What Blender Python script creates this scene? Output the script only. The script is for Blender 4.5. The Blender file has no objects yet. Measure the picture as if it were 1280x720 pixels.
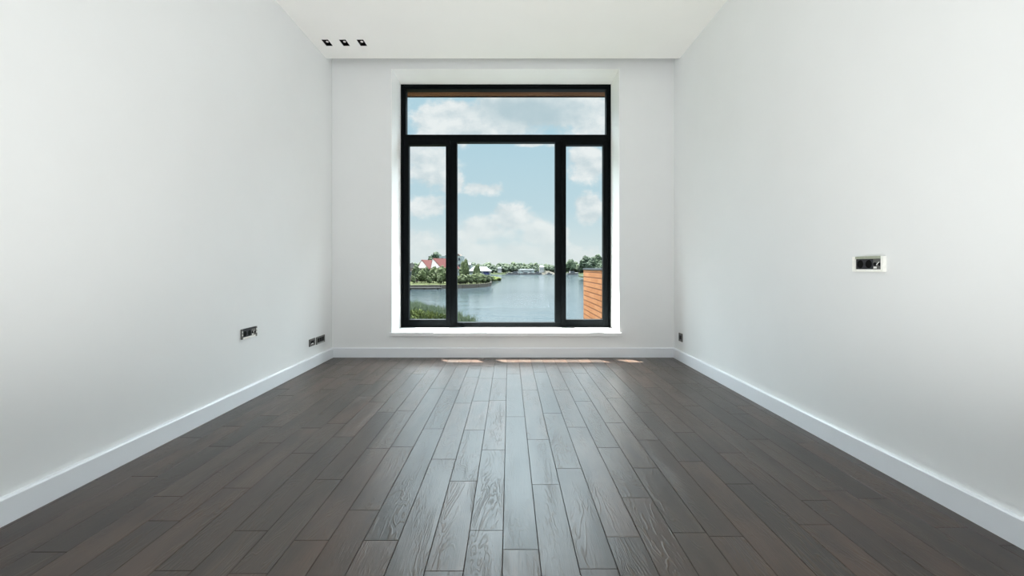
import bpy, bmesh, math, random
from mathutils import Vector, Matrix, noise
random.seed(7)
sc = bpy.context.scene
col = sc.collection
F = 560.0; PX, PY = 636.5, 334.5; CZ = 0.92      # focal length and vanishing point of the photo, camera height
def X(px, Y): return (px - PX) / F * Y
def Z(py, Y): return CZ + (PY - py) / F * Y

# ------------------------------------------------------------------ mesh helpers
class MB:
    def __init__(s): s.bm = bmesh.new()
    def box(s, x0, x1, y0, y1, z0, z1, mi=0):
        vs = [s.bm.verts.new(p) for p in ((x0,y0,z0),(x1,y0,z0),(x1,y1,z0),(x0,y1,z0),(x0,y0,z1),(x1,y0,z1),(x1,y1,z1),(x0,y1,z1))]
        for f in ((0,3,2,1),(4,5,6,7),(0,1,5,4),(1,2,6,5),(2,3,7,6),(3,0,4,7)):
            s.bm.faces.new([vs[i] for i in f]).material_index = mi
        return s
    def quad(s, pts, mi=0):
        f = s.bm.faces.new([s.bm.verts.new(p) for p in pts]); f.material_index = mi; return f
    def prism(s, pts, ext, mi=0):
        """closed polygon extruded along a vector"""
        e = Vector(ext); n = len(pts)
        a = [s.bm.verts.new(p) for p in pts]; b = [s.bm.verts.new(Vector(p) + e) for p in pts]
        s.bm.faces.new(a).material_index = mi; s.bm.faces.new(b[::-1]).material_index = mi
        for i in range(n):
            s.bm.faces.new((a[i], b[i], b[(i+1)%n], a[(i+1)%n])).material_index = mi
        return s
    def tube(s, p0, p1, r0, r1=None, n=12, caps=True):
        p0 = Vector(p0); p1 = Vector(p1); r1 = r0 if r1 is None else r1
        d = (p1 - p0).normalized(); u = d.orthogonal().normalized(); v = d.cross(u)
        A = [s.bm.verts.new(p0 + (u*math.cos(t)+v*math.sin(t))*r0) for t in [2*math.pi*i/n for i in range(n)]]
        B = [s.bm.verts.new(p1 + (u*math.cos(t)+v*math.sin(t))*r1) for t in [2*math.pi*i/n for i in range(n)]]
        for i in range(n): s.bm.faces.new((A[i], A[(i+1)%n], B[(i+1)%n], B[i]))
        if caps: s.bm.faces.new(A[::-1]); s.bm.faces.new(B)
        return s
    def blob(s, c, r, sz=1.0, sub=3, amp=.25, fr=1.4, seed=0):
        g = bmesh.ops.create_icosphere(s.bm, subdivisions=sub, radius=1.0)
        c = Vector(c)
        for v in g['verts']:
            d = v.co.normalized()
            k = 1 + amp*noise.noise(d*fr*2 + Vector((seed,seed*1.7,0))) + amp*.7*noise.noise(d*fr*6 + Vector((0,seed,3)))
            v.co = c + Vector((d.x*r*k, d.y*r*k, d.z*r*sz*k))
        return s
    def build(s, name, mat, parent=None, smooth=False, bevel=0, recalc=True):
        if recalc: bmesh.ops.recalc_face_normals(s.bm, faces=s.bm.faces)
        if smooth:
            for f in s.bm.faces: f.smooth = True
        me = bpy.data.meshes.new(name); s.bm.to_mesh(me); s.bm.free()
        for m in (mat if isinstance(mat, (list, tuple)) else [mat]): me.materials.append(m)
        o = bpy.data.objects.new(name, me); col.objects.link(o)
        if parent: o.parent = parent
        if bevel:
            b = o.modifiers.new('bevel', 'BEVEL'); b.width = bevel; b.segments = 2; b.limit_method = 'ANGLE'
        return o
def tag(o, label=None, cat=None, group=None, kind=None):
    if label: o['label'] = label
    if cat: o['category'] = cat
    if group: o['group'] = group
    if kind: o['kind'] = kind
    return o
def empty(name, loc=(0,0,0), rz=0, label=None, cat=None, group=None):
    o = bpy.data.objects.new(name, None); col.objects.link(o); o.location = loc; o.rotation_euler.z = rz
    o.empty_display_size = .1
    return tag(o, label, cat, group)
def copy_tree(o, parent=None):
    c = o.copy(); col.objects.link(c); c.parent = parent
    for ch in list(o.children): copy_tree(ch, c)
    return c

# ------------------------------------------------------------------ material helpers
class NT:
    def __init__(s, tree): s.t = tree; s.n = tree.nodes; s.l = tree.links
    def node(s, typ, **kw):
        n = s.n.new(typ)
        for k, v in kw.items(): setattr(n, k, v)
        return n
    def put(s, sock, v):
        if v is None: return
        if hasattr(v, 'is_linked') or isinstance(v, bpy.types.NodeSocket): s.l.new(v, sock)
        else: sock.default_value = v
    def math(s, op, a, b=None, c=None, clamp=False):
        n = s.node('ShaderNodeMath', operation=op); n.use_clamp = clamp
        s.put(n.inputs[0], a); s.put(n.inputs[1], b)
        if c is not None: s.put(n.inputs[2], c)
        return n.outputs[0]
    def vmath(s, op, a, b=None):
        n = s.node('ShaderNodeVectorMath', operation=op)
        s.put(n.inputs[0], a); s.put(n.inputs[1], b)
        return n.outputs['Value'] if op in ('LENGTH', 'DOT_PRODUCT') else n.outputs[0]
    def mix(s, f, a, b, blend='MIX'):
        n = s.node('ShaderNodeMix', data_type='RGBA', blend_type=blend)
        s.put(n.inputs[0], f); s.put(n.inputs[6], a); s.put(n.inputs[7], b); return n.outputs[2]
    def noise(s, vec, scale, detail=4, rough=.5, dist=0):
        n = s.node('ShaderNodeTexNoise'); s.put(n.inputs['Vector'], vec)
        n.inputs['Scale'].default_value = scale; n.inputs['Detail'].default_value = detail
        n.inputs['Roughness'].default_value = rough; n.inputs['Distortion'].default_value = dist
        return n.outputs['Fac']
    def mapr(s, v, a, b, c=0, d=1, smooth=False):
        n = s.node('ShaderNodeMapRange'); n.clamp = True
        if smooth: n.interpolation_type = 'SMOOTHSTEP'
        s.put(n.inputs[0], v)
        for i, k in enumerate((a, b, c, d)): n.inputs[1+i].default_value = k
        return n.outputs[0]
    def bump(s, h, strength, dist):
        n = s.node('ShaderNodeBump'); n.inputs['Strength'].default_value = strength; n.inputs['Distance'].default_value = dist
        s.put(n.inputs['Height'], h); return n.outputs[0]
def rgb(r, g, b): return (r, g, b, 1)
def new_mat(name):
    m = bpy.data.materials.new(name); m.use_nodes = True
    return m, NT(m.node_tree), m.node_tree.nodes['Principled BSDF']
def flat(name, c, rough=.6, metal=0, var=.06, scale=30, bump=0, spec=.5):
    """plain surface with a faint procedural mottling"""
    m, t, p = new_mat(name)
    tc = t.node('ShaderNodeTexCoord').outputs['Object']
    n = t.noise(tc, scale, 3)
    k = t.mapr(n, .3, .7, 1-var, 1+var)
    v = t.vmath('SCALE', c[:3]); v.node.inputs['Scale'].default_value = 1
    t.l.new(k, v.node.inputs['Scale'])
    t.l.new(v, p.inputs['Base Color'])
    p.inputs['Roughness'].default_value = rough; p.inputs['Metallic'].default_value = metal
    p.inputs['Specular IOR Level'].default_value = spec
    if bump: t.l.new(t.bump(t.noise(tc, scale*6, 4), .3, bump), p.inputs['Normal'])
    return m
def leafy(name, c1, c2, scale=1.2, rough=.85):
    m, t, p = new_mat(name)
    tc = t.node('ShaderNodeTexCoord').outputs['Object']
    oi = t.node('ShaderNodeObjectInfo').outputs['Random']
    n = t.math('ADD', t.noise(tc, scale, 6, .7), t.math('MULTIPLY', t.math('SUBTRACT', oi, .5), .25))
    f = t.mapr(n, .38, .62)
    t.l.new(t.mix(f, rgb(*c1), rgb(*c2)), p.inputs['Base Color'])
    p.inputs['Roughness'].default_value = rough; p.inputs['Specular IOR Level'].default_value = .15
    t.l.new(t.bump(t.noise(tc, scale*4, 5, .7), 1.0, .6), p.inputs['Normal'])
    return m

M = {}
M['wall'] = flat('wall_paint', (.815,.83,.835), .75, var=.008, scale=3, bump=.0004, spec=.25)
M['ceiling'] = flat('ceiling_paint', (.92,.915,.89), .85, var=.006, scale=3, spec=.2)
M['trim'] = flat('white_lacquer', (.80,.83,.87), .35, var=.01, scale=5)
M['sill'] = flat('sill_stone', (.84,.85,.86), .3, var=.015, scale=8)
M['reveal'] = flat('reveal_paint', (.93,.935,.925), .6, var=.01, scale=4, spec=.3)
M['black'] = flat('black_frame', (.003,.0042,.0048), .45, var=.2, scale=14, spec=.04)
M['black_matt'] = flat('black_plastic', (.0035,.0035,.0035), .6, var=.1, scale=60, spec=.08)
M['chrome'] = flat('brushed_nickel', (.66,.66,.62), .28, metal=1, var=.06, scale=120)
M['ivory'] = flat('pale_metal_cap', (.95,.95,.90), .3, metal=0, var=.05, scale=90)
M['olive'] = flat('olive_grey_metal', (.42,.44,.34), .35, metal=.2, var=.08, scale=90)
M['steel'] = flat('grey_steel_bar', (.33,.34,.33), .4, metal=.2, var=.08, scale=90)
M['dark_plate'] = flat('dark_grey_plate', (.04,.042,.047), .5, var=.12, scale=90, spec=.15)
M['mid_plate'] = flat('grey_plate', (.13,.13,.122), .5, metal=.2, var=.12, scale=90)
M['label_white'] = flat('white_plastic', (.85,.85,.83), .4, var=.03, scale=50)
M['lens'] = flat('lamp_lens', (.9,.88,.85), .3, metal=.0, var=.1, scale=60)
M['white_trim'] = flat('white_plaster_rim', (.9,.9,.88), .6, var=.02, scale=30)
M['slot'] = flat('slot_shadow', (.012,.012,.012), .7, var=.1, scale=60)

def glass_mat():
    m, t, p = new_mat('window_glass')
    t.n.remove(p)
    out = [n for n in t.n if n.type == 'OUTPUT_MATERIAL'][0]
    tr = t.node('ShaderNodeBsdfTransparent'); tr.inputs[0].default_value = (.97,.985,.98,1)
    gl = t.node('ShaderNodeBsdfGlossy'); gl.inputs['Roughness'].default_value = .01; gl.inputs[0].default_value = (.9,.95,1,1)
    fr = t.node('ShaderNodeFresnel'); fr.inputs[0].default_value = 1.35
    nz = t.noise(t.node('ShaderNodeTexCoord').outputs['Object'], 2, 2)
    f = t.math('MULTIPLY', fr.outputs[0], t.mapr(nz, 0, 1, .08, .12))
    ms = t.node('ShaderNodeMixShader'); t.l.new(f, ms.inputs[0]); t.l.new(tr.outputs[0], ms.inputs[1]); t.l.new(gl.outputs[0], ms.inputs[2])
    t.l.new(ms.outputs[0], out.inputs[0]); return m
M['glass'] = glass_mat()

def floor_mat():
    m, t, p = new_mat('dark_oak_planks')
    uv = t.node('ShaderNodeUVMap', uv_map='UVMap').outputs[0]
    at = t.node('ShaderNodeAttribute', attribute_name='plank'); tint = at.outputs['Fac']
    sepc = t.node('ShaderNodeSeparateColor'); t.l.new(at.outputs['Color'], sepc.inputs[0])
    tint, warm, fig = sepc.outputs[0], sepc.outputs[1], sepc.outputs[2]
    def scaled(sx, sy):
        mp = t.node('ShaderNodeMapping'); mp.inputs['Scale'].default_value = (sx, sy, 1); t.l.new(uv, mp.inputs[0]); return mp.outputs[0]
    cn = t.noise(scaled(11, 2.0), 1.0, 3, .55, .6)                  # figure of the board: contour lines of a stretched field
    ring = t.math('SINE', t.math('MULTIPLY', cn, 100))
    ring01 = t.mapr(ring, .15, .95)
    fig = t.math('MULTIPLY', fig, t.mapr(t.noise(scaled(14, 2.6), 1.0, 2, .5), .42, .6))
    fib = t.noise(scaled(260, 7), 1.0, 3, .6)
    blot = t.noise(scaled(9, 2.2), 1.0, 4, .6)
    knot = t.mapr(t.noise(scaled(7, 3.5), 1.0, 2, .4), .68, .76)
    base = t.mix(t.mapr(tint, 0, 1), rgb(.025,.0165,.0122), rgb(.061,.041,.0305))
    base = t.mix(t.math('MULTIPLY', warm, .6), base, rgb(.082,.043,.027))
    base = t.mix(t.mapr(blot, .42, .62, 0, .6), base, rgb(.020,.0155,.0135))
    base = t.mix(t.math('MULTIPLY', t.mapr(fib, .45, .7), .35), base, rgb(.022,.018,.016))
    base = t.mix(t.math('MULTIPLY', t.math('MULTIPLY', ring01, fig), .55), base, rgb(.12,.09,.066))
    base = t.mix(t.math('MULTIPLY', knot, .4), base, rgb(.012,.009,.008))
    t.l.new(base, p.inputs['Base Color'])
    r = t.math('ADD', t.mapr(blot, .3, .7, .31, .37), t.math('MULTIPLY', t.math('MULTIPLY', ring01, fig), .09))
    t.l.new(r, p.inputs['Roughness'])
    p.inputs['IOR'].default_value = 1.52
    t.l.new(t.mapr(t.math('MULTIPLY', ring01, fig), 0, 1, .5, .30), p.inputs['Specular IOR Level'])
    h = t.math('ADD', t.math('MULTIPLY', t.math('MULTIPLY', ring01, fig), .8), t.math('MULTIPLY', fib, .45))
    t.l.new(t.bump(h, .7, .0016), p.inputs['Normal'])
    return m
M['floor'] = floor_mat()
M['groove'] = flat('groove', (.006,.005,.005), .8)

def brick_mat():
    m, t, p = new_mat('orange_brick')
    tc = t.node('ShaderNodeTexCoord').outputs['Object']
    sx = t.node('ShaderNodeSeparateXYZ'); t.l.new(tc, sx.inputs[0])
    cb = t.node('ShaderNodeCombineXYZ'); t.l.new(t.math('ADD', sx.outputs[1], sx.outputs[0]), cb.inputs[0]); t.l.new(sx.outputs[2], cb.inputs[1])
    b = t.node('ShaderNodeTexBrick'); t.l.new(cb.outputs[0], b.inputs['Vector'])
    b.inputs['Scale'].default_value = 1; b.inputs['Brick Width'].default_value = .42; b.inputs['Row Height'].default_value = .077
    b.inputs['Mortar Size'].default_value = .008; b.inputs['Mortar Smooth'].default_value = .2
    b.inputs['Color1'].default_value = rgb(.092,.038,.016); b.inputs['Color2'].default_value = rgb(.115,.055,.027); b.inputs['Mortar'].default_value = rgb(.034,.014,.007)
    n = t.noise(tc, 14, 5, .65)
    c = t.mix(t.math('MULTIPLY', t.mapr(n, .35, .7, 0, .5), t.math('SUBTRACT', 1, b.outputs['Fac'])), b.outputs[0], rgb(.125,.062,.026))
    t.l.new(c, p.inputs['Base Color']); p.inputs['Roughness'].default_value = .9
    t.l.new(t.bump(t.math('SUBTRACT', t.math('MULTIPLY', n, .5), b.outputs['Fac']), .6, .004), p.inputs['Normal'])
    return m
M['brick'] = brick_mat()
M['coping'] = flat('dark_metal_coping', (.03,.035,.04), .4, metal=.3)

def wood_eave():
    m, t, p = new_mat('eave_boards')
    tc = t.node('ShaderNodeTexCoord').outputs['Object']
    mp = t.node('ShaderNodeMapping'); mp.inputs['Scale'].default_value = (1.2, 30, 30); t.l.new(tc, mp.inputs[0])
    n = t.noise(mp.outputs[0], 1.5, 4, .6)
    t.l.new(t.mix(t.mapr(n, .35, .65), rgb(.075,.032,.015), rgb(.15,.072,.034)), p.inputs['Base Color'])
    p.inputs['Roughness'].default_value = .6
    return m
M['eave'] = wood_eave()

def water_mat():
    m, t, p = new_mat('lake_water')
    tc = t.node('ShaderNodeTexCoord').outputs['Object']
    mp = t.node('ShaderNodeMapping'); mp.inputs['Scale'].default_value = (.05, .018, 1); t.l.new(tc, mp.inputs[0])
    n = t.noise(mp.outputs[0], 1.0, 4, .55)
    t.l.new(t.mix(t.mapr(n, .35, .65), rgb(.007,.012,.0155), rgb(.015,.021,.0245)), p.inputs['Base Color'])
    p.inputs['Roughness'].default_value = .12; p.inputs['IOR'].default_value = 1.33
    w = t.noise(tc, 1.4, 3, .6)
    w2 = t.noise(tc, .25, 2, .5)
    t.l.new(t.bump(t.math('ADD', w, t.math('MULTIPLY', w2, 2)), .3, .12), p.inputs['Normal'])
    return m
M['water'] = water_mat()
K = .10   # outdoor albedos are read in full sun
M['land'] = leafy('bank_grass', (0.0126,0.0168,0.0048), (0.0240,0.0288,0.0096), .6)
M['far_land'] = leafy('far_grass', (0.0096,0.0144,0.0060), (0.0180,0.0240,0.0096), .3)
M['stone'] = flat('retaining_stone', (.026,.024,.021), .9, var=.35, scale=2.2, bump=.05)
M['deck'] = flat('grey_timber', (.009,.009,.0085), .8, var=.25, scale=1.5)
M['pave'] = flat('pale_paving', (0.0240,0.0240,0.0222), .8, var=.2, scale=2)
M['leaf_mid'] = leafy('mid_green_leaves', (0.0121,0.0187,0.0060), (0.0330,0.0440,0.0143))
M['leaf_dark'] = leafy('dark_green_leaves', (0.0080,0.0140,0.0080), (0.0180,0.0275,0.0140), .7)
M['leaf_far'] = leafy('far_green_leaves', (0.0120,0.0190,0.0120), (0.0250,0.0340,0.0170), .45)
M['leaf_bright'] = leafy('bright_green_leaves', (.028,.042,.007), (.075,.088,.016), 1.6)
M['reed'] = leafy('reed_blades', (.050,.070,.038), (.115,.135,.078), 2.0)
M['trunk'] = flat('bark', (.018,.014,.01), .9, var=.3, scale=3)
M['roof_red'] = flat('red_roof_tiles', (.038,.0125,.0115), .8, var=.15, scale=2)
M['roof_pale'] = flat('pale_roof', (0.0525,0.0490,0.0475), .7, var=.08, scale=1)
M['roof_white'] = flat('white_roof', (.055,.06,.066), .6, var=.06, scale=1)
M['gable'] = flat('pinkish_gable_panel', (.27,.235,.225), .8, var=.06, scale=1)
M['wall_brown'] = flat('brown_house_wall', (0.0480,0.0372,0.0330), .85, var=.2, scale=1)
M['wall_grey'] = flat('grey_green_block', (.085,.098,.098), .85, var=.15, scale=.6)
M['wall_white'] = flat('white_house_wall', (.11,.11,.11), .8, var=.1, scale=.6)
M['glass_dark'] = flat('dark_panes', (.012,.016,.02), .15)
M['roof_grey'] = flat('grey_metal_roof', (.022,.025,.027), .6, var=.1, scale=.5)
M['hull'] = flat('white_hull', (0.0600,0.0600,0.0625), .35, var=.04, scale=1)
M['navy'] = flat('navy_cover', (.012,.016,.045), .6)
M['sand'] = flat('pale_sand', (0.0225,0.0210,0.0170), .9, var=.15, scale=.5)

for k_ in ('brick','stone','deck','pave','trunk','roof_red','roof_pale','roof_white','gable','wall_brown','wall_grey','wall_white','roof_grey','hull','sand','navy','coping','eave','land','far_land'):
    M[k_].node_tree.nodes['Principled BSDF'].inputs['Specular IOR Level'].default_value = .04

# ------------------------------------------------------------------ the room
XL, XR, YB, YF, H = -1.820, 1.697, 4.60, -2.60, 3.00
YO = 5.12; YN = 4.457                      # outer face of back wall, front edge of the curtain recess
NL, NR, NT_ = -1.2087, 1.133, 2.960       # window recess in the back wall
SZ = .255                                 # sill height
TOP = 3.25

# floor: one mesh, one chamfered board per plank
PW = .1175; X0 = -.021
joints = {0:[1.462,2.764],-1:[1.568,2.262],-2:[1.931],-3:[2.151],-4:[1.511,2.557],-5:[1.699,2.301],1:[1.90,2.397],2:[2.051,2.829],
          3:[1.531,2.582],4:[1.792,2.29,3.081],5:[2.057,2.658],6:[1.533,2.39],7:[2.125],8:[1.905,2.502,3.02],9:[2.225],-9:[1.36,2.22],
          -7:[1.347,1.945],-8:[1.566,2.436],-11:[1.628],-12:[1.801,2.586],-13:[1.449,2.305],-10:[1.87,2.57],-14:[1.974],-15:[2.424]}
def build_floor():
    bm = bmesh.new(); uvl = bm.loops.layers.uv.new('UVMap'); cl = bm.loops.layers.float_color.new('plank')
    rnd = random.Random(11)
    def board(x0, x1, y0, y1):
        g = .0005; c = .0013; d = .0022
        ou, ov = rnd.uniform(0, 40), rnd.uniform(0, 90)
        tint, warm, fig = rnd.random(), max(0, rnd.uniform(-.5, 1)), rnd.uniform(.25, 1)
        a = [(x0+g,y0+g,-d),(x1-g,y0+g,-d),(x1-g,y1-g,-d),(x0+g,y1-g,-d)]
        b = [(x0+g+c,y0+g+c,0),(x1-g-c,y0+g+c,0),(x1-g-c,y1-g-c,0),(x0+g+c,y1-g-c,0)]
        av = [bm.verts.new(p) for p in a]; bv = [bm.verts.new(p) for p in b]
        fs = [bm.faces.new(bv)] + [bm.faces.new((av[i], av[(i+1)%4], bv[(i+1)%4], bv[i])) for i in range(4)]
        for f in fs:
            f.material_index = 0
            for lp in f.loops:
                lp[uvl].uv = (lp.vert.co.x + ou, lp.vert.co.y + ov); lp[cl] = (tint, warm, fig, 1)
    for k in range(-16, 16):
        x0 = max(X0 + k*PW, XL); x1 = min(X0 + (k+1)*PW, XR)
        if x1 - x0 < .01: continue
        js = sorted(joints.get(k, [rnd.uniform(1.4, 2.6)]))
        y = js[-1]
        while y < YB:
            y += rnd.choice((.45, .6, .75, .9, 1.1, 1.25)) * rnd.uniform(.92, 1.08); js.append(y)
        y = js[0]
        while y > YF:
            y -= rnd.uniform(.5, 1.25); js.insert(0, y)
        js = [YF] + [j for j in js if YF + .15 < j < YB - .12] + [YB]
        for a, b in zip(js[:-1], js[1:]): board(x0, x1, a, b)
    f = bm.faces.new([bm.verts.new(p) for p in ((XL,YF,-.0022),(XR,YF,-.0022),(XR,YB,-.0022),(XL,YB,-.0022))]); f.material_index = 1
    f = bm.faces.new([bm.verts.new(p) for p in ((XL,YF,-.15),(XL,YB,-.15),(XR,YB,-.15),(XR,YF,-.15))]); f.material_index = 1
    me = bpy.data.meshes.new('floor'); bm.to_mesh(me); bm.free()
    me.materials.append(M['floor']); me.materials.append(M['groove'])
    o = bpy.data.objects.new('floor', me); col.objects.link(o)
    return o
tag(build_floor(), 'dark brown oak plank floor with satin sheen', 'floor', kind='structure')

tag(MB().box(XL-.15, XL, YF-.15, YO, -.15, TOP).build('wall_left', M['wall']), 'plain white left wall', 'wall', kind='structure')
tag(MB().box(XR, XR+.15, YF-.15, YO, -.15, TOP).build('wall_right', M['wall']), 'plain white right wall', 'wall', kind='structure')
tag(MB().box(XL, XR, YF-.15, YF, -.15, TOP).build('wall_rear', M['wall']), 'plain white wall behind the viewer', 'wall', kind='structure')
wb = MB().box(XL, NL, YB, YO, -.15, TOP).box(NR, XR, YB, YO, -.15, TOP).box(NL, NR, YB, YO, NT_, TOP).box(NL, NR, YB, YO, -.15, SZ-.03)
tag(wb.build('wall_back', M['wall']), 'white end wall around the black window', 'wall', kind='structure')
# white plastered lining of the window recess (both jambs and head)
rv = MB()
rv.box(NL-.0005, NL+.003, YB-.001, 4.988, SZ, NT_).box(NR-.003, NR+.0005, YB-.001, 4.988, SZ, NT_).box(NL, NR, YB-.001, 4.988, NT_-.003, NT_+.0005)
tag(rv.build('trim_1', M['reveal']), 'bright white plastered lining of the window recess', 'window reveal', kind='structure')

# ceiling with openings for the three lamps, and the curtain recess by the end wall
LX = (-1.684, -1.5235, -1.363); LY0, LY1, LW = 4.083, 4.207, .064
def build_ceiling():
    b = MB()
    xs = [XL] + [v for x in LX for v in (x-LW/2, x+LW/2)] + [XR]; ys = [YF, LY0, LY1, YN]
    for i in range(len(xs)-1):
        for j in range(3):
            if j == 1 and i % 2 == 1: continue
            b.box(xs[i], xs[i+1], ys[j], ys[j+1], H, H+.1)
    b.box(XL, XR, YF, YB, H+.2, TOP)
    b.box(XL, XR, YF, YF+.02, H+.1, H+.2)
    bmesh.ops.remove_doubles(b.bm, verts=b.bm.verts, dist=1e-5)
    # drop the internal faces shared by neighbouring boxes
    seen = {}
    for f in b.bm.faces: seen.setdefault(tuple(sorted(v.index for v in f.verts)) if False else tuple(sorted((round(v.co.x,4),round(v.co.y,4),round(v.co.z,4)) for v in f.verts)), []).append(f)
    dead = [f for fs in seen.values() if len(fs) > 1 for f in fs]
    bmesh.ops.delete(b.bm, geom=dead, context='FACES')
    return b.build('ceiling', M['ceiling'])
tag(build_ceiling(), 'flat white ceiling stopping short of the window wall', 'ceiling', kind='structure')

def baseboard(name, pts, ext):
    b = MB().prism(pts, ext)
    return tag(b.build(name, M['trim']), 'tall white baseboard along the floor', 'baseboard', kind='structure')
T, BH, CH = .021, .098, .006
def prof(x, s): return [(x,0,0),(x+s*T,0,0),(x+s*T,0,BH-CH),(x+s*(T-.006),0,BH),(x,0,BH)]
baseboard('baseboard_left', [(a, YF, c) for a, _, c in prof(XL, 1)], (0, YB-T-YF, 0))
baseboard('baseboard_right', [(a, YF, c) for a, _, c in prof(XR, -1)], (0, YB-T-YF, 0))
baseboard('baseboard_back', [(XL, YB, 0),(XL, YB-T, 0),(XL, YB-T, BH-CH),(XL, YB-T+.006, BH),(XL, YB, BH)], (XR-XL, 0, 0))

# ------------------------------------------------------------------ the window
YW = 4.99
def wx(px): return X(px, YW)
def wz(py): return Z(py, YW)
fr = MB()
y0, y1 = YW, YW+.085
xl, xr, zt, zb = NL+.003, NR-.003, NT_-.003, SZ
fr.box(xl, wx(507.4), y0, y1, zb, zt).box(wx(758), xr, y0, y1, zb, zt)
fr.box(wx(507.4), wx(758), y0, y1, wz(111.6), zt).box(wx(507.4), wx(758), y0, y1, zb, wz(403.2))
fr.box(wx(507.4), wx(758), y0, y1, wz(177.5), wz(168.2))                        # transom
fr.box(wx(560.5), wx(571), y0, y1, wz(403.2), wz(177.5)).box(wx(694), wx(704.5), y0, y1, wz(403.2), wz(177.5))
# raised outer lip of the frame
lip = .022
fr.box(xl, xl+lip, y0-.012, y0, zb, zt).box(xr-lip, xr, y0-.012, y0, zb, zt).box(xl+lip, xr-lip, y0-.012, y0, zt-lip, zt)
win = fr.build('window_1', M['black'], bevel=.002)
tag(win, 'large black-framed window looking onto the lake', 'window', kind='structure')
def pane(x0, x1, z0, z1, parent, y=YW+.04):
    MB().box(x0, x1, y, y+.006, z0, z1).build('pane', M['glass'], parent)
e = .004
pane(wx(507.4)-e, wx(758)+e, wz(168.2)-e, wz(111.6)+e, win)
pane(wx(571)-e, wx(694)+e, wz(403.2)-e, wz(177.5)+e, win)
def sash(a0, a1, g0, g1):
    zt, gt, gb, zb = wz(175.3), wz(181.6), wz(399.4), wz(406.2)
    b = MB(); y0, y1 = YW-.016, YW+.06
    b.box(wx(a0), wx(g0), y0, y1, zb, zt).box(wx(g1), wx(a1), y0, y1, zb, zt)
    b.box(wx(g0), wx(g1), y0, y1, gt, zt).box(wx(g0), wx(g1), y0, y1, zb, gb)
    s = b.build('casement_sash', M['black'], win, bevel=.0025)
    pane(wx(g0)-e, wx(g1)+e, gb-e, gt+e, s, YW+.03)
sash(505.6, 563, 511.2, 557.5); sash(702, 759.6, 707.4, 753.8)
# window sill with a slotted convector grille
sl = MB().box(NL, NR, YB, YW+.03, SZ-.03, SZ).box(-1.225, 1.156, YB-.027, YB, SZ-.036, SZ)
sill = sl.build('window_sill', M['sill'], win, bevel=.003)
gr = MB()
x = -.98
while x < .82:
    gr.box(x, x+.006, 4.742, 4.796, SZ, SZ+.0008); x += .021
gr.build('air_grille', M['slot'], sill)

# ------------------------------------------------------------------ eave and brick wing outside
ev = MB()
ev.box(-3.2, 3.2, YO, 5.265, 3.02, 3.06).box(-3.2, 3.2, 5.272, 5.400, 3.02, 3.06).box(-3.2, 3.2, 5.412, 5.490, 3.02, 3.06)
eo = ev.build('trim_2', M['eave'])
tag(eo, 'brown timber boards under the roof overhang outside', 'eaves', kind='structure')
MB().box(-3.2, 3.2, 5.49, 5.512, 3.012, 3.16).box(-3.2, 3.2, YO, 5.49, 3.06, 3.16).build('fascia', M['black'], eo)
bw = MB().box(1.243, 1.60, YO, 7.50, -4.6, .885).build('wall_outer_side', M['brick'])
tag(bw, 'orange brick wing wall beyond the right pane', 'wall', kind='structure')
MB().box(1.236, 1.61, YO, 7.52, .885, .912).build('coping', M['coping'], bw)

# ------------------------------------------------------------------ downlights
def make_downlight():
    root = empty('recessed_downlight', (LX[0], (LY0+LY1)/2, H))
    w, d = LW/2-.0005, (LY1-LY0)/2-.0005
    h = MB()
    h.box(-w, -w+.003, -d, d, .002, .09).box(w-.003, w, -d, d, .002, .09).box(-w+.003, w-.003, -d, -d+.003, .002, .09).box(-w+.003, w-.003, d-.003, d, .002, .09)
    h.box(-w, w, -d, d, .087, .09)
    h.build('housing', M['black_matt'], root)
    r = MB(); W, D = w+.005, d+.007
    r.box(-W, -w, -D, D, -.002, 0).box(w, W, -D, D, -.002, 0).box(-w, w, -D, -d, -.002, 0).box(-w, w, d, D, -.002, 0)
    r.build('rim', M['white_trim'], root)
    b = MB().tube((-.008, .022, .022), (-.008, .03, .085), .0165, .0165, 20)
    lamp = b.build('lamp_barrel', M['black_matt'], root, smooth=False)
    MB().tube((-.008, .0215, .0205), (-.008, .0222, .0235), .0125, .0125, 20).build('lens', M['lens'], lamp)
    return root
dl = make_downlight()
names = ['square black recessed ceiling downlight nearest the left wall', 'middle one of the three square black recessed ceiling downlights', 'square black recessed ceiling downlight farthest from the left wall']
for i, x in enumerate(LX):
    o = dl if i == 0 else copy_tree(dl)
    o.location.x = x
    tag(o, names[i], 'ceiling light', 'recessed ceiling downlights')

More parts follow.
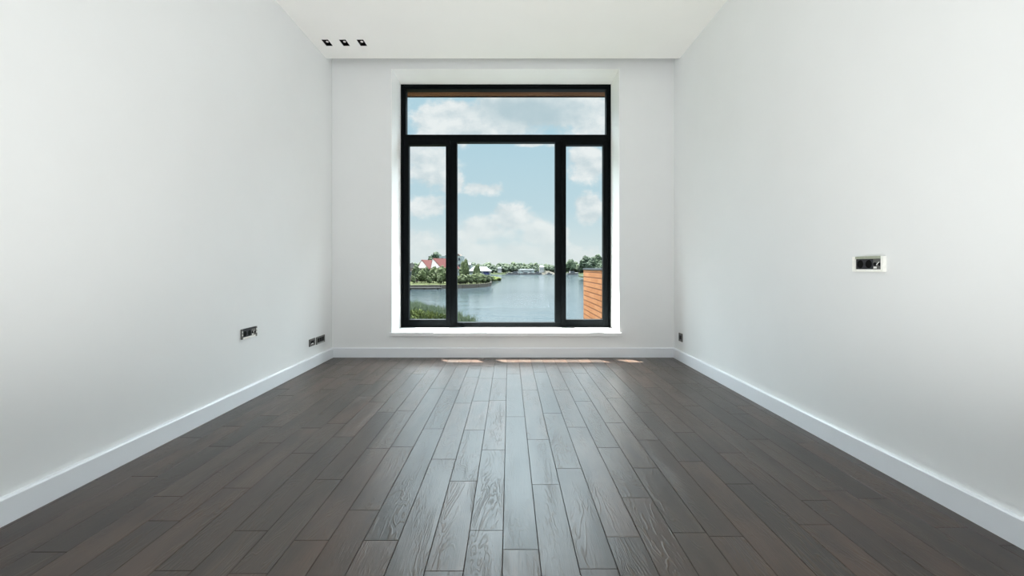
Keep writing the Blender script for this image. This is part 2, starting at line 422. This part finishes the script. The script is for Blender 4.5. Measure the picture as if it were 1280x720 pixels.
# ------------------------------------------------------------------ sockets.  local: x along the wall, y out of the wall (-y), z up
def socket(name, label, loc, rz, gangs, hh, style, W):
    """style 'round' = power outlets, 'data' = square jacks"""
    root = empty(name, loc, rz, label, 'wall socket')
    h = hh/2; w = W/2; t = .015 if style == 'round' else .010
    cap = .016 if gangs > 1 else .012; bar = .012 if gangs > 1 else .016
    MB().box(-w+.003, w-.003, -.005, -.0002, -h+.003, h-.003).build('back_plate', M['dark_plate'], root)
    capm, topm, botm = {'round': ('ivory','olive','ivory'), 'rlow': ('mid_plate','dark_plate','ivory'), 'data': ('mid_plate','mid_plate','steel'),
                        'dark': ('mid_plate','mid_plate','mid_plate'), 'single': ('mid_plate','mid_plate','mid_plate')}[style]
    for sx in (-1, 1):
        x0, x1 = sorted((sx*w, sx*(w-cap)))
        c = MB().box(x0, x1, -t, -.0003, -h, h).build('end_cap', M[capm], root, bevel=.0015)
        if style == 'rlow':
            for z_ in (.008, -.012): MB().box((x0+x1)/2-.004, (x0+x1)/2+.004, -t-.0008, -t, z_, z_+.014).build('screw_cover', M['ivory'], c)
    MB().box(-w+cap, w-cap, -t*.8, -.0003, h-bar, h).build('top_bar', M[topm], root, bevel=.001)
    MB().box(-w+cap, w-cap, -t*.8, -.0003, -h, -h+bar).build('bottom_bar', M[botm], root, bevel=.001)
    iw = (2*(w-cap))/gangs; ih = 2*(h-bar)
    for g in range(gangs):
        cx = -w+cap + iw*(g+.5)
        if style[0] == 'r' and g < min(gangs, 2):
            m = MB(); r = min(iw, ih)/2*.93
            # square face with a round well
            n = 24; pts_o = []
            for i in range(n):
                a = 2*math.pi*i/n + math.pi/4
                c, s_ = math.cos(a), math.sin(a); k = 1/max(abs(c), abs(s_))
                pts_o.append((c*k*iw*.485, s_*k*ih*.485, c*r*.86, s_*r*.86))
            for i in range(n):
                p, q = pts_o[i], pts_o[(i+1)%n]
                m.quad([(cx+p[0],-.008,p[1]),(cx+q[0],-.008,q[1]),(cx+q[2],-.008,q[3]),(cx+p[2],-.008,p[3])])
                m.quad([(cx+p[2],-.008,p[3]),(cx+q[2],-.008,q[3]),(cx+q[2],-.0055,q[3]),(cx+p[2],-.0055,p[3])])
            f = m.build('outlet', M['dark_plate'], root)
            MB().tube((cx,-.0052,0), (cx,-.0066,0), r*.85, r*.85, 24).tube((cx-.0095,-.0066,0),(cx-.0095,-.0068,0), .003, .003, 10).tube((cx+.0095,-.0066,0),(cx+.0095,-.0068,0), .003,.003,10).build('well', M['black_matt'], f)
        else:
            f = MB().box(cx-iw*.485, cx+iw*.485, -.0075, -.005, -ih*.485, ih*.485).build('jack_plate', M['dark_plate'] if style[0] != 'r' else M['mid_plate'], root)
            if style == 'single':
                MB().box(cx-iw*.30, cx+iw*.30, -.0085, -.0075, -ih*.33, ih*.33).build('jack', M['black_matt'], f)
            elif style[0] == 'r':
                for s_ in (-1, 1):
                    MB().tube((cx+s_*iw*.27,-.0075,-.001), (cx+s_*iw*.27,-.0088,-.001), .0085, .0085, 16).build('jack', M['black_matt'], f)
                MB().prism([(cx-.009,-.0076,-.005),(cx-.004,-.0076,-.005),(cx+.012,-.0076,.010),(cx+.007,-.0076,.010)], (0,-.001,0)).box(cx-iw*.42, cx-iw*.08, -.0086, -.0075, -ih*.42, -ih*.24).build('marking', M['label_white'], f)
            elif style == 'data':
                MB().box(cx-iw*.32, cx+iw*.32, -.0085, -.0075, -ih*.30, ih*.42).build('jack', M['black_matt'], f)
            else:
                MB().box(cx-iw*.30, cx+iw*.30, -.0085, -.0075, -ih*.15, ih*.38).build('jack', M['black_matt'], f)
                MB().prism([(cx-iw*.36,-.0076,-ih*.46),(cx+iw*.36,-.0076,-ih*.46),(cx+iw*.1,-.0076,-ih*.2),(cx-iw*.1,-.0076,-ih*.2)], (0,-.001,0)).build('clip', M['ivory'], f)
    return root
# right wall faces -x : local -y -> world -x  => rz = -90deg ; local +x -> world -y (towards the viewer)
socket('wall_socket', 'wide metal-framed socket with two round outlets high on the right wall', (XR, 2.106, .9365), -math.pi/2, 3, .073, 'round', .184)
# left wall faces +x : rz = +90deg ; local +x -> world +y
socket('wall_socket', 'wide metal-framed socket with two round outlets low on the left wall', (XL, 3.126, .4655), math.pi/2, 3, .070, 'rlow', .186)
socket('wall_socket', 'narrower dark metal socket on the left wall, left of the wide one by the corner', (XL, 4.125, .232), math.pi/2, 1, .066, 'dark', .116)
socket('wall_socket', 'wide socket with three black jacks on the left wall nearest the corner', (XL, 4.308, .228), math.pi/2, 3, .070, 'data', .187)
socket('wall_socket', 'single square black socket low on the right wall by the corner', (XR, 4.421, .232), -math.pi/2, 1, .080, 'single', .084)

# ------------------------------------------------------------------ outdoors
WZ = -4.30
wt = MB().quad([(-900, 5.6, WZ), (900, 5.6, WZ), (900, 700, WZ), (-900, 700, WZ)])
o = MB(); o.quad([(-900, 5.6, WZ), (900, 5.6, WZ), (900, 700, WZ), (-900, 700, WZ)])
tag(o.build('lake_water', M['water']), 'calm blue-grey lake water', 'lake', kind='structure')
# far shore land
b = MB()
N = 40
pr = None
for i in range(N+1):
    x = -420 + 840*i/N
    y = 344 + 6*noise.noise(Vector((x*.02, 0, 0)))
    row = [b.bm.verts.new(p) for p in ((x, y, WZ-.3), (x, y+3, WZ+.5), (x, y+40, WZ+1.5), (x, y+350, WZ+4))]
    if pr:
        for j in range(3): b.bm.faces.new((pr[j], row[j], row[j+1], pr[j+1]))
    pr = row
tag(b.build('far_shore', M['far_land']), 'low green far shore across the lake', 'shore', kind='structure')
# peninsula on the left, with retaining wall
shore = [(-120,106),(-60,108),(-24.5,109.5),(-17,110.5),(-12,113),(-8.2,117),(-6.2,122.5),(-5.6,130),(-6.2,150),(-7.5,165),(-5,174),(-3.2,178),(-5,184),(-16,205),(-120,240)]
LZ = -3.45
b = MB(); b.prism([(x, y, WZ-.4) for x, y in shore], (0, 0, LZ-WZ+.4))
tag(b.build('peninsula', M['land']), 'grassy peninsula reaching into the lake from the left', 'land', kind='structure')
b = MB()
for i in range(0, 8):
    (xa, ya), (xb, yb) = shore[i], shore[i+1]
    d = Vector((xb-xa, yb-ya)).normalized(); n = Vector((d.y, -d.x))*.35
    b.prism([(xa,ya,WZ-.2),(xb,yb,WZ-.2),(xb+n.x,yb+n.y,WZ-.2),(xa+n.x,ya+n.y,WZ-.2)], (0,0,LZ-WZ+.3))
tag(b.build('retaining_wall', M['stone']), 'dark stone retaining wall around the peninsula edge', 'retaining wall', kind='structure')
# grey landing stage along the wall on the left
root = empty('landing_stage', (-21.0, 107.2, WZ), .04, 'grey timber landing stage at the foot of the peninsula wall', 'jetty')
MB().box(-14, 4.8, -1.2, 1.1, .28, .48).build('deck', M['deck'], root)
for i in range(6): MB().tube((-12+3.2*i, -.9, -.5), (-12+3.2*i, -.9, .28), .14, .14, 8).build('post', M['trunk'], root)

# near bank, bottom left of the view
bank = [(-60,52),(-30,51),(-11.5,49),(-8,43),(-5.2,37),(-2.6,31),(-1.2,26),(-.2,22),(.2,12),(.2,5.6),(-60,5.6)]
b = MB(); b.prism([(x, y, WZ-.3) for x, y in bank], (0,0,.5))
tag(b.build('lake_bank', M['land']), 'green near bank of the lake below the window', 'bank', kind='structure')
tag(MB().box(-5.75,-3.85,26.5,29.4,-2.72,-2.56).box(-5.65,-5.4,26.8,27.1,-4.2,-2.72).box(-4.3,-4.0,26.8,27.1,-4.2,-2.72).box(-5.65,-5.4,28.8,29.1,-4.2,-2.72).box(-4.3,-4.0,28.8,29.1,-4.2,-2.72).build('viewing_deck', M['pave']), 'pale grey platform on the near bank at the lower left pane', 'deck')
# reeds: a mass of blades
def in_poly(x, y, P):
    c = False; j = len(P)-1
    for i in range(len(P)):
        if (P[i][1] > y) != (P[j][1] > y) and x < (P[j][0]-P[i][0])*(y-P[i][1])/(P[j][1]-P[i][1])+P[i][0]: c = not c
        j = i
    return c
b = MB(); n = 0; rnd = random.Random(5)
while n < 15000:
    y = rnd.uniform(25, 49); x = rnd.uniform(-.27*y-1.5, .2)
    if not in_poly(x, y, bank) or in_poly(x+.26*(49-y)**.5+2.6, y-5.5, bank) and rnd.random() < .75: continue
    h = rnd.uniform(1.3, 2.15)*(.85+.3*noise.noise(Vector((x*.5, y*.5, 0)))); a = rnd.uniform(0, 6.283); w = rnd.uniform(.035, .07)
    lx, ly = rnd.gauss(0, .22), rnd.gauss(0, .22)
    dx, dy = math.cos(a)*w, math.sin(a)*w; z0 = WZ+.15
    v = [b.bm.verts.new(p) for p in ((x-dx,y-dy,z0),(x+dx,y+dy,z0),(x+dx*.9+lx*.4,y+dy*.9+ly*.4,z0+h*.6),(x-dx*.9+lx*.4,y-dy*.9+ly*.4,z0+h*.6),(x+lx,y+ly,z0+h))]
    b.bm.faces.new(v[:4]); b.bm.faces.new((v[3], v[2], v[4])); n += 1
tag(b.build('reeds', M['reed'], recalc=False), 'tall grey-green reeds along the near lake bank', 'reeds', kind='stuff')

# plants -----------------------------------------------------------
def tree_proto(name, mat, r, h, trunk_h, blobs, seed, slim=1.0, sub=3):
    rnd = random.Random(seed)
    root = empty(name)
    c = MB()
    ch = h - trunk_h
    for i in range(blobs):
        t = (i+.5)/blobs
        zc = trunk_h + ch*(.22+.62*t)
        rr = r*(.62 - .22*t)*rnd.uniform(.8, 1.15)
        off = r*.55*(1-.55*t)
        a = i*2.4 + rnd.uniform(-.4,.4)
        c.blob((math.cos(a)*off, math.sin(a)*off, zc), rr, min(1.3, ch*.30/rr*slim), sub, .34, 1.3, seed*3.1+i)
    c.build('crown', mat, root)
    MB().tube((0,0,-.2), (0,0,trunk_h+ch*.4), r*.09, r*.04, 8).build('trunk', M['trunk'], root)
    return root
def place(proto, used, x, y, z, s, rz, label, cat, group=None, sz=1):
    o = copy_tree(proto) if used.get(proto) else proto
    used[proto] = True
    o.location = (x, y, z); o.rotation_euler.z = rz; o.scale = (s, s, s*sz)
    o['label'] = label; o['category'] = cat
    if group: o['group'] = group
    elif 'group' in o: del o['group']
    return o
used = {}
P_far = [tree_proto('lakeshore_tree', M['leaf_far'], 4.2, 8.5, 1.2, 7, 21+i, sub=2) for i in range(3)]
P_dark = [tree_proto('broadleaf_tree', M['leaf_dark'], 3.2, 7.5, 1.3, 8, 41+i) for i in range(2)]
P_mid = [tree_proto('garden_tree', M['leaf_mid'], 2.2, 5.2, .9, 8, 61+i) for i in range(2)]
P_bush = [tree_proto('hedge_bush', M['leaf_mid'], 1.55, 2.7, .25, 7, 81+i) for i in range(2)]
def leaf_bush(name, mat, r, h, n, seed):
    rnd = random.Random(seed); root = empty(name); b = MB()
    for i in range(n):
        a = rnd.uniform(0, 6.283); e_ = math.asin(rnd.uniform(-.25, 1)); k = rnd.uniform(.6, 1.05)*(1+.25*noise.noise(Vector((math.cos(a)*2, math.sin(a)*2, e_*2+seed))))
        c = Vector((math.cos(a)*math.cos(e_)*r*k, math.sin(a)*math.cos(e_)*r*k, h*.35 + math.sin(e_)*h*.62*k))
        d = (c - Vector((0,0,h*.2))).normalized() + Vector((rnd.uniform(-.7,.7), rnd.uniform(-.7,.7), rnd.uniform(-.4,.8)))
        d.normalize(); s_ = d.orthogonal().normalized(); L = rnd.uniform(.10, .2); w_ = L*.32
        b.quad([c, c+d*L*.5+s_*w_, c+d*L, c+d*L*.5-s_*w_])
    b.build('foliage', mat, root, recalc=False)
    st = MB()
    for i in range(6):
        a = i*1.05; st.tube((.05*math.cos(a),.05*math.sin(a),-.2), (r*.5*math.cos(a),r*.5*math.sin(a),h*.6), .025, .01, 6)
    st.build('stems', M['trunk'], root)
    return root
P_bright = [leaf_bush('bank_bush', M['leaf_bright'], 1.05, 1.5, 2600, 91+i) for i in range(2)]
P_low = [tree_proto('waterside_bush', M['leaf_bright'], 1.3, 1.2, .1, 6, 101)]
rnd = random.Random(3)
# far tree line (two ranks); heights follow the skyline of the photo
def sky_h(px):
    tops = [(480,328),(575,329),(600,328),(625,329),(640,327),(665,328.5),(690,329.5),(706,330),(716,326.5),(724,329),(760,327),(800,328)]
    for (a, ya), (b_, yb) in zip(tops[:-1], tops[1:]):
        if a <= px <= b_: return ya + (yb-ya)*(px-a)/(b_-a)
    return 328
k = 0
for rank, (Y, step) in enumerate(((366, 6.5), (352, 7.5))):
    px = 484 + rank*3
    while px < 800:
        yy = Y + rnd.uniform(-3, 6)
        top = Z(sky_h(px) + (rnd.uniform(0, 2.2) if rank == 0 else rnd.uniform(2.4, 5.0)), yy)
        base = WZ + .6
        h = (top - base)
        lab = ('tree in the rear rank of the wooded far lake shore', 'trees in the rear rank of the far shore') if rank == 0 else ('tree in the front rank of the far lake shore, close behind the waterline', 'trees in the front rank of the far shore')
        place(P_far[k % 3], used, X(px, yy), yy, base, h/8.5*(1 if rank == 0 else 1.05), rnd.uniform(0, 6), 'green ' + lab[0], 'tree', lab[1], 1.0)
        px += step*rnd.uniform(.75, 1.25); k += 1
# larger dark trees at the right, seen above the brick wall
for i, (px, top, Y, s, lab) in enumerate(((733.5,321,236,1.0,'large dark green tree above the left end of the brick wall'),
        (745,320,236,1.05,'largest dark green tree above the brick wall, beside the right frame'),
        (713,325,353,.85,'dark green tree on the far shore at the left of the right pane'),
        (752,327,229,.7,'lighter green low tree above the brick wall at the right frame'))):
    h = Z(top, Y) - (WZ + .5)
    place(P_dark[i % 2], used, X(px, Y), Y, WZ+.5, h/7.5, i*1.3, lab, 'tree', None, 1.0)
rl = MB().prism([(38,226,WZ-.3),(150,215,WZ-.3),(150,300,WZ-.3),(60,300,WZ-.3),(40.5,262,WZ-.3)], (0,0,.9))
tag(rl.build('right_shore', M['far_land']), 'low wooded shore behind the brick wing wall', 'shore', kind='structure')

# hedge of bushes along the peninsula edge (individual)
for i, (px, Y, top) in enumerate(((566,116,344.5),(573,116.5,345),(578.5,118,343.5),(584,119,344),(589.5,120,343.5),(595,121,342.5),(600.5,122,343),(606,123.5,343.5),(611,126,344.5))):
    h = Z(top, Y) - LZ
    place(P_bush[i % 2], used, X(px, Y), Y+(1.2 if i < 8 else 2.6), LZ, h/2.7, i*1.1, 'leafy green bush in the row along the peninsula retaining wall', 'bush', 'bushes along the peninsula edge', 1)
for i, (px, Y, s) in enumerate(((616,160,1.5),(620,168,1.3),(624.5,176,1.0))):
    place(P_low[0], used, X(px, Y)-.6, Y, LZ-.3, s, i*2.0, ('low green bush on the peninsula tip, nearest the bush row','low green bush halfway along the peninsula tip','low green bush at the very end of the peninsula tip')[i], 'bush', None, .8)
# garden trees in front of the houses
gt = ((521,128,333.5,'pale green garden tree in front of the pale roofed house'),(527,126,338,'short garden tree below the small red roof'),(531.5,132,335,'garden tree between the two red roofs'),
      (541.5,128,334.5,'garden tree in front of the large white gable'),(548,126,335.5,'garden tree below the large red roof'),(554.5,124,333.5,'garden tree left of the left mullion'),
      (516.5,122,345,'small shrub tree in the garden at the left edge of the left pane'),(536,119,346,'low garden tree near the landing stage'),(550,118,346,'low garden tree right of the landing stage'),
      (580.5,138,325.5,'tall slim tree right of the grey block'),(596,138,331.5,'tree standing in front of the white pavilion roof'),(560,124,334,'garden tree hidden mostly by the left mullion'))
for i, (px, Y, top, lab) in enumerate(gt):
    h = Z(top, Y) - LZ
    place(P_mid[i % 2], used, X(px, Y), Y, LZ, h/5.2*(.58 if 'slim' in lab or 'pavilion' in lab else .9), i*.9, lab, 'tree', None, 1.72 if 'slim' in lab or 'pavilion' in lab else 1.11)
place(P_dark[1], used, X(545.5, 210), 210, -3.6, (Z(317, 210)+3.6)/7.5, .6, 'dark round tree rising behind the large red roof', 'tree')
# bright bushes on the near bank
for i, (px, Y, top, lab) in enumerate(((514,31,389,'bright green bush on the near bank at the left frame'),(522,30.5,391,'bright green bush on the near bank, second from the left frame'),(531,30,390.5,'bright green bush on the near bank in the middle of the left pane'),(540,30.5,393,'bright yellow-green bush beside the pale platform'),(550,31.5,395,'green bush behind the right end of the pale platform'))):
    z0 = WZ + .2; h = Z(top, Y) - z0
    place(P_bright[i % 2], used, X(px, Y), Y, z0, h/1.5, i*1.7, lab, 'bush', None, 1.0)

# buildings --------------------------------------------------------
def gable_house(name, label, pxa, pxl, pxr, yapex, yeave, Y, depth, mats, slide):
    """gable end facing the lake; the roof slope on the right turned towards the viewer"""
    xl, xr, xa = X(pxl, Y), X(pxr, Y), X(pxa, Y)
    za, ze = Z(yapex, Y), Z(yeave, Y)
    root = empty(name, (xa, Y, LZ), 0, label, 'house')
    L, R_ = xl-xa, xr-xa; A, E = za-LZ, ze-LZ
    MB().box(L*.92, R_*.92, 0, depth, 0, E).build('wall', mats[2], root)
    MB().prism([(L,-.05,E),(R_,-.05,E),(0,-.05,A)], (0,.3,0)).build('gable', mats[0], root)
    e = Vector((slide, depth, 0))
    b = MB()
    for side in (L, R_):
        o = Vector((0,0,.15))
        p = [Vector((side*1.08,-.12,E-.25)), Vector((0,-.12,A+.08)), Vector((0,-.12,A+.08))+e, Vector((side*1.08,-.12,E-.25))+e]
        b.prism(p, (0,0,.16))
    b.build('roof', mats[1], root)
    for i in range(2):
        f = MB().box(L*.5+i*R_*.7-.5, L*.5+i*R_*.7+.5, -.06, .02, E*.35, E*.75).build('window', M['wall_white'], root)
        MB().box(L*.5+i*R_*.7-.4, L*.5+i*R_*.7+.4, -.08, -.05, E*.38, E*.72).build('pane', M['glass_dark'], f)
    return root
gable_house('house', 'house with large white gable and red tiled roof', 540.8, 538.3, 552, 323.6, 335.5, 148, 9, (M['gable'], M['roof_red'], M['wall_brown']), 5.0)
gable_house('house', 'smaller house with pinkish gable and narrow red roof', 527, 521.5, 535.5, 325.5, 335.5, 152, 8, (M['gable'], M['roof_red'], M['wall_brown']), 2.2)
gable_house('house', 'pale roofed house at the left edge of the left pane', 515.5, 503, 522, 329, 335, 140, 9, (M['roof_pale'], M['roof_pale'], M['wall_brown']), -2)
# grey apartment block behind
Y = 185
root = empty('apartment_block', (X(565, Y), Y, LZ), 0, 'grey flat-topped block behind the red roofs, cut by the mullion', 'building')
x0, x1 = X(549, Y)-X(565, Y), X(577.5, Y)-X(565, Y); t = Z(320, Y)-LZ
MB().box(x0, x1, 0, 10, 0, t).build('wall', M['wall_grey'], root)
MB().prism([(x0*.6,.2,t),(x1-.6,.2,t),(x1-1.6,.2,t+1.0),(x0*.3,.2,t+1.0)], (0,9,0)).build('roof', M['wall_brown'], root)
for r in range(3):
    for c in range(5):
        xx = x0+.8+c*1.75
        f = MB().box(xx, xx+1.0, -.06, .03, t-1.9-r*2.6, t-.7-r*2.6).build('window', M['wall_white'], root)
        MB().box(xx+.1, xx+.9, -.09, -.05, t-1.8-r*2.6, t-.8-r*2.6).build('pane', M['glass_dark'], f)
# white hip-roofed pavilion
Y = 150
root = empty('pavilion', (X(599, Y), Y, LZ), 0, 'long pavilion with white hipped roof at the end of the peninsula', 'building')
zr, ze = Z(333, Y)-LZ, Z(339, Y)-LZ; l, r_ = X(584, Y)-X(599, Y), X(614.3, Y)-X(599, Y)
b = MB(); v = [b.bm.verts.new(p) for p in ((l,0,ze),(r_,0,ze),(r_,7,ze),(l,7,ze),(l+2.1,3,zr),(r_-2.0,3,zr))]
for q in ((0,1,5,4),(1,2,5),(2,3,4,5),(3,0,4),(0,3,2,1)): b.bm.faces.new([v[i] for i in q])
b.build('roof', M['roof_white'], root)
MB().box(l+.5, r_-.5, .5, 6.5, 0, ze-.01).build('wall', M['wall_grey'], root)
MB().box(r_-2.9, r_-.8, .42, .5, ze-1.3, ze-.15).build('awning', M['navy'], root)
for i in range(4): MB().tube((l+.4+i*2.4, .15, 0), (l+.4+i*2.4, .15, ze), .09, .09, 8).build('post', M['wall_white'], root)
def block_house(name, label, px0, px1, ytop, yb, Y, wall, roof, cat='house'):
    xc = X((px0+px1)/2, Y); base = max(Z(yb, Y), WZ)
    root = empty(name, (xc, Y, base), 0, label, cat)
    w = (X(px1, Y)-X(px0, Y))/2; t = Z(ytop, Y)-base
    MB().box(-w, w, 0, 6, 0, t*.72).build('wall', wall, root)
    MB().prism([(-w*1.1,-.3,t*.72),(w*1.1,-.3,t*.72),(w*.75,2.8,t),(-w*.75,2.8,t)], (0,.2,.05)).prism([(-w*1.1,6.3,t*.72),(w*1.1,6.3,t*.72),(w*.75,3.0,t),(-w*.75,3.0,t)], (0,-.2,.05)).build('roof', roof, root)
    for i in (-1, 1):
        f = MB().box(i*w*.5-w*.18, i*w*.5+w*.18, -.05, .03, t*.3, t*.58).build('window', M['wall_white'], root)
        MB().box(i*w*.5-w*.13, i*w*.5+w*.13, -.07, -.05, t*.33, t*.55).build('pane', M['glass_dark'], f)
    return root
block_house('house', 'small grey-blue house between the slim tree and the pavilion', 581.5, 589, 328, 340, 190, M['wall_grey'], M['roof_grey'])
block_house('house', 'white two-storey house on the far shore near the second mullion', 674.5, 680, 331.5, 341, 346, M['wall_white'], M['roof_white'])
block_house('boathouse', 'long grey roofed boathouse behind the moored boats', 648.5, 668, 336, 341.5, 345, M['wall_grey'], M['roof_grey'], 'boathouse')
block_house('house', 'small white house on the far shore right of the pavilion', 622, 627, 333.5, 341, 348, M['wall_white'], M['roof_grey'])
# pale sand slope
b = MB(); Y = 340
b.prism([(X(676,Y),Y,WZ-.1),(X(695,Y),Y,WZ-.1),(X(694,Y),Y+8,WZ+1.1),(X(687,Y),Y+10,WZ+2.6),(X(680,Y),Y+9,WZ+2.4)], (0,0,.2))
tag(b.build('sand_slope', M['sand']), 'pale sandy slope at the far waterline by the second mullion', 'beach', kind='structure')
# boats
def make_boat():
    root = empty('motorboat')
    b = MB()
    sec = [(-3,.9,.75),(-1,1.05,.8),(1,1.0,.9),(2.4,.55,1.05),(3.2,.04,1.2)]
    rows = [[b.bm.verts.new(p) for p in ((x,-w,h),(x,-w*.7,.05),(x,0,-.15),(x,w*.7,.05),(x,w,h))] for x, w, h in sec]
    for a, c in zip(rows[:-1], rows[1:]):
        for j in range(4): b.bm.faces.new((a[j], c[j], c[j+1], a[j+1]))
        b.bm.faces.new((a[0], a[4], c[4], c[0]))
    b.bm.faces.new(rows[0]); b.bm.faces.new(rows[-1][::-1])
    b.build('hull', M['hull'], root)
    MB().prism([(-1.6,-.75,.8),(1.2,-.75,.9),(.5,-.75,1.7),(-1.4,-.75,1.75)], (0,1.5,0)).build('cabin', M['hull'], root)
    MB().prism([(.1,-.78,1.0),(.9,-.78,1.05),(.45,-.78,1.55),(-1.2,-.78,1.6),(-1.3,-.78,1.05)], (0,1.56,0)).build('windscreen', M['glass_dark'], root)
    MB().tube((-1.2,0,1.7), (-1.2,0,3.0), .05, .03, 6).build('mast', M['hull'], root)
    return root
bt = make_boat()
blabs = [(637,1.0,'white motorboat moored leftmost in the row on the far shore'),(644,1.45,'tall white cabin boat second from the left on the far shore'),(657,1.2,'white motorboat moored in front of the grey boathouse'),
         (662.5,1.0,'white motorboat at the right end of the grey boathouse'),(671,1.3,'white motorboat in front of the white two-storey house'),(686,.9,'small white boat in front of the sandy slope'),(715.5,1.5,'white boat moored alone in the right pane')]
for i, (px, s, lab) in enumerate(blabs):
    o = bt if i == 0 else copy_tree(bt)
    Y = 334
    o.location = (X(px, Y), Y, WZ); o.scale = (s,)*3; o.rotation_euler.z = (.2, 2.8, .1, 3.3, 2.95, .4, .3)[i]
    tag(o, lab, 'boat', 'boats moored across the lake')

# ------------------------------------------------------------------ sky
w = bpy.data.worlds.new('World'); sc.world = w; w.use_nodes = True
t = NT(w.node_tree); bg = w.node_tree.nodes['Background']
d = t.node('ShaderNodeTexCoord').outputs['Generated']
sp = t.node('ShaderNodeSeparateXYZ'); t.l.new(d, sp.inputs[0])
yy = t.math('MAXIMUM', t.math('ABSOLUTE', sp.outputs[1]), .08)
u = t.math('DIVIDE', sp.outputs[0], yy); v = t.math('DIVIDE', sp.outputs[2], yy)
cb = t.node('ShaderNodeCombineXYZ'); t.l.new(u, cb.inputs[0]); t.l.new(v, cb.inputs[1]); P = cb.outputs[0]
# warped coordinates for billowy edges
mp = t.node('ShaderNodeMapping'); mp.inputs['Scale'].default_value = (1, 1.35, 1); t.l.new(P, mp.inputs[0]); Q = mp.outputs[0]
n1 = t.noise(Q, 9, 8, .58); n2 = t.noise(Q, 28, 6, .6)
edge = t.math('ADD', t.math('MULTIPLY', t.math('SUBTRACT', n1, .5), 2.6), t.math('MULTIPLY', t.math('SUBTRACT', n2, .5), .9))
# clouds where they stand over the lake: centre direction and half-extents
blobs = [(572,148,58,34,1.1),(620,160,50,18,1.0),(665,136,100,34,1.1),(750,150,42,28,1.1),(534,208,44,34,.95),(536,258,34,18,.9),(604,236,30,11,.95),(566,232,18,14,.9),
         (668,181,42,5,.7),(640,272,34,20,1.0),(605,285,50,22,.9),(680,292,36,26,.9),(737,205,26,26,1.0),(733,262,22,24,1.0),(640,318,150,18,.9),(520,300,40,22,.7)]
field = None
for px, py, rx, ry, g in blobs:
    c = t.vmath('SUBTRACT', P, ((px-PX)/F, (PY-py)/F, 0)); c = t.vmath('MULTIPLY', c, (F/rx, F/ry, 1))
    f = t.math('SUBTRACT', g, t.vmath('LENGTH', c))
    field = f if field is None else t.math('SMOOTH_MAX', field, f, .15)
far = t.math('SUBTRACT', t.mapr(v, .42, .75, -1.5, .3), 0)
field = t.math('MAXIMUM', field, far)
cm = t.mapr(t.math('ADD', field, edge), -.12, .42, 0, 1, True)
# shading inside the clouds
off = t.vmath('ADD', Q, (.012, .022, 0)); sh = t.math('SUBTRACT', t.noise(off, 9, 8, .58), n1)
shade = t.mapr(t.math('ADD', sh, t.math('MULTIPLY', t.math('SUBTRACT', n2, .5), .12)), -.10, .12)
blue = t.mix(t.mapr(v, .0, .30), rgb(.60,.74,.79), rgb(.46,.665,.77))
cloud = t.mix(shade, rgb(.86,.89,.90), rgb(.63,.715,.755))
# greyer belly of the high cloud
gb = t.vmath('MULTIPLY', t.vmath('SUBTRACT', P, ((665-PX)/F, (PY-140)/F, 0)), (F/85, F/28, 1))
grey = t.mapr(t.math('ADD', t.vmath('LENGTH', gb), t.math('MULTIPLY', edge, .3)), .35, 1.1, .85, 0)
cloud = t.mix(grey, cloud, rgb(.47,.60,.66))
skyc = t.mix(cm, blue, cloud)
skyc = t.mix(t.mapr(v, .0, .13, .9, 0), skyc, rgb(.75,.81,.81))       # haze at the horizon
# higher sky, out of view, boosted to light the room and floor reflection
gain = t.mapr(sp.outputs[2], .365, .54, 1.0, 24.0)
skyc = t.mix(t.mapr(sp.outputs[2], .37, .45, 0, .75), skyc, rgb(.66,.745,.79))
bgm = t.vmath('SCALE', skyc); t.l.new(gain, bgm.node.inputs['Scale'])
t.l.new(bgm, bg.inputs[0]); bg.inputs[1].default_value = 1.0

sun = bpy.data.lights.new('sun', 'SUN'); sun.energy = 50; sun.color = (1, .95, .89); sun.angle = math.radians(.6)
so = bpy.data.objects.new('sun', sun); col.objects.link(so)
so.rotation_euler = Vector((.75, -1, -2.6)).to_track_quat('-Z', 'Y').to_euler(); so.location = (-6, 12, 20)
# unseen fill lamps added to brighten the walls and ceiling
def area(name, loc, direction, sx, sy, e, c):
    L = bpy.data.lights.new(name, 'AREA'); L.shape = 'RECTANGLE'; L.size = sx; L.size_y = sy; L.energy = e; L.color = c
    o = bpy.data.objects.new(name, L); col.objects.link(o); o.location = loc
    o.rotation_euler = Vector(direction).to_track_quat('-Z', 'Y').to_euler(); return o
area('rear_fill', (0, -2.45, 1.5), (0, 1, .15), 3.0, 2.4, 42, (.96,.985,1))  # added fill panel in front of the closed rear wall
area('bounce_fill', (0, .95, .25), (0, .3, 1), 1.6, .8, 42, (1,.995,.965)).data.spread = math.radians(160)  # added uplight below the view, lifts ceiling and recess head

# ------------------------------------------------------------------ camera and view
cam = bpy.data.cameras.new('camera'); cam.sensor_width = 36; cam.lens = F/1280*36
cam.shift_x = (640-PX)/1280; cam.shift_y = (PY-360)/1280; cam.clip_end = 2000; cam.clip_start = .02
co = bpy.data.objects.new('camera', cam); col.objects.link(co)
co.location = (0, 0, CZ); co.rotation_euler = (math.pi/2, 0, 0); sc.camera = co
sc.view_settings.view_transform = 'Standard'; sc.view_settings.look = 'None'
sc.cycles.use_denoising = True
sc.cycles.max_bounces = 16; sc.cycles.diffuse_bounces = 8; sc.cycles.transparent_max_bounces = 16
sc.cycles.sample_clamp_indirect = 6
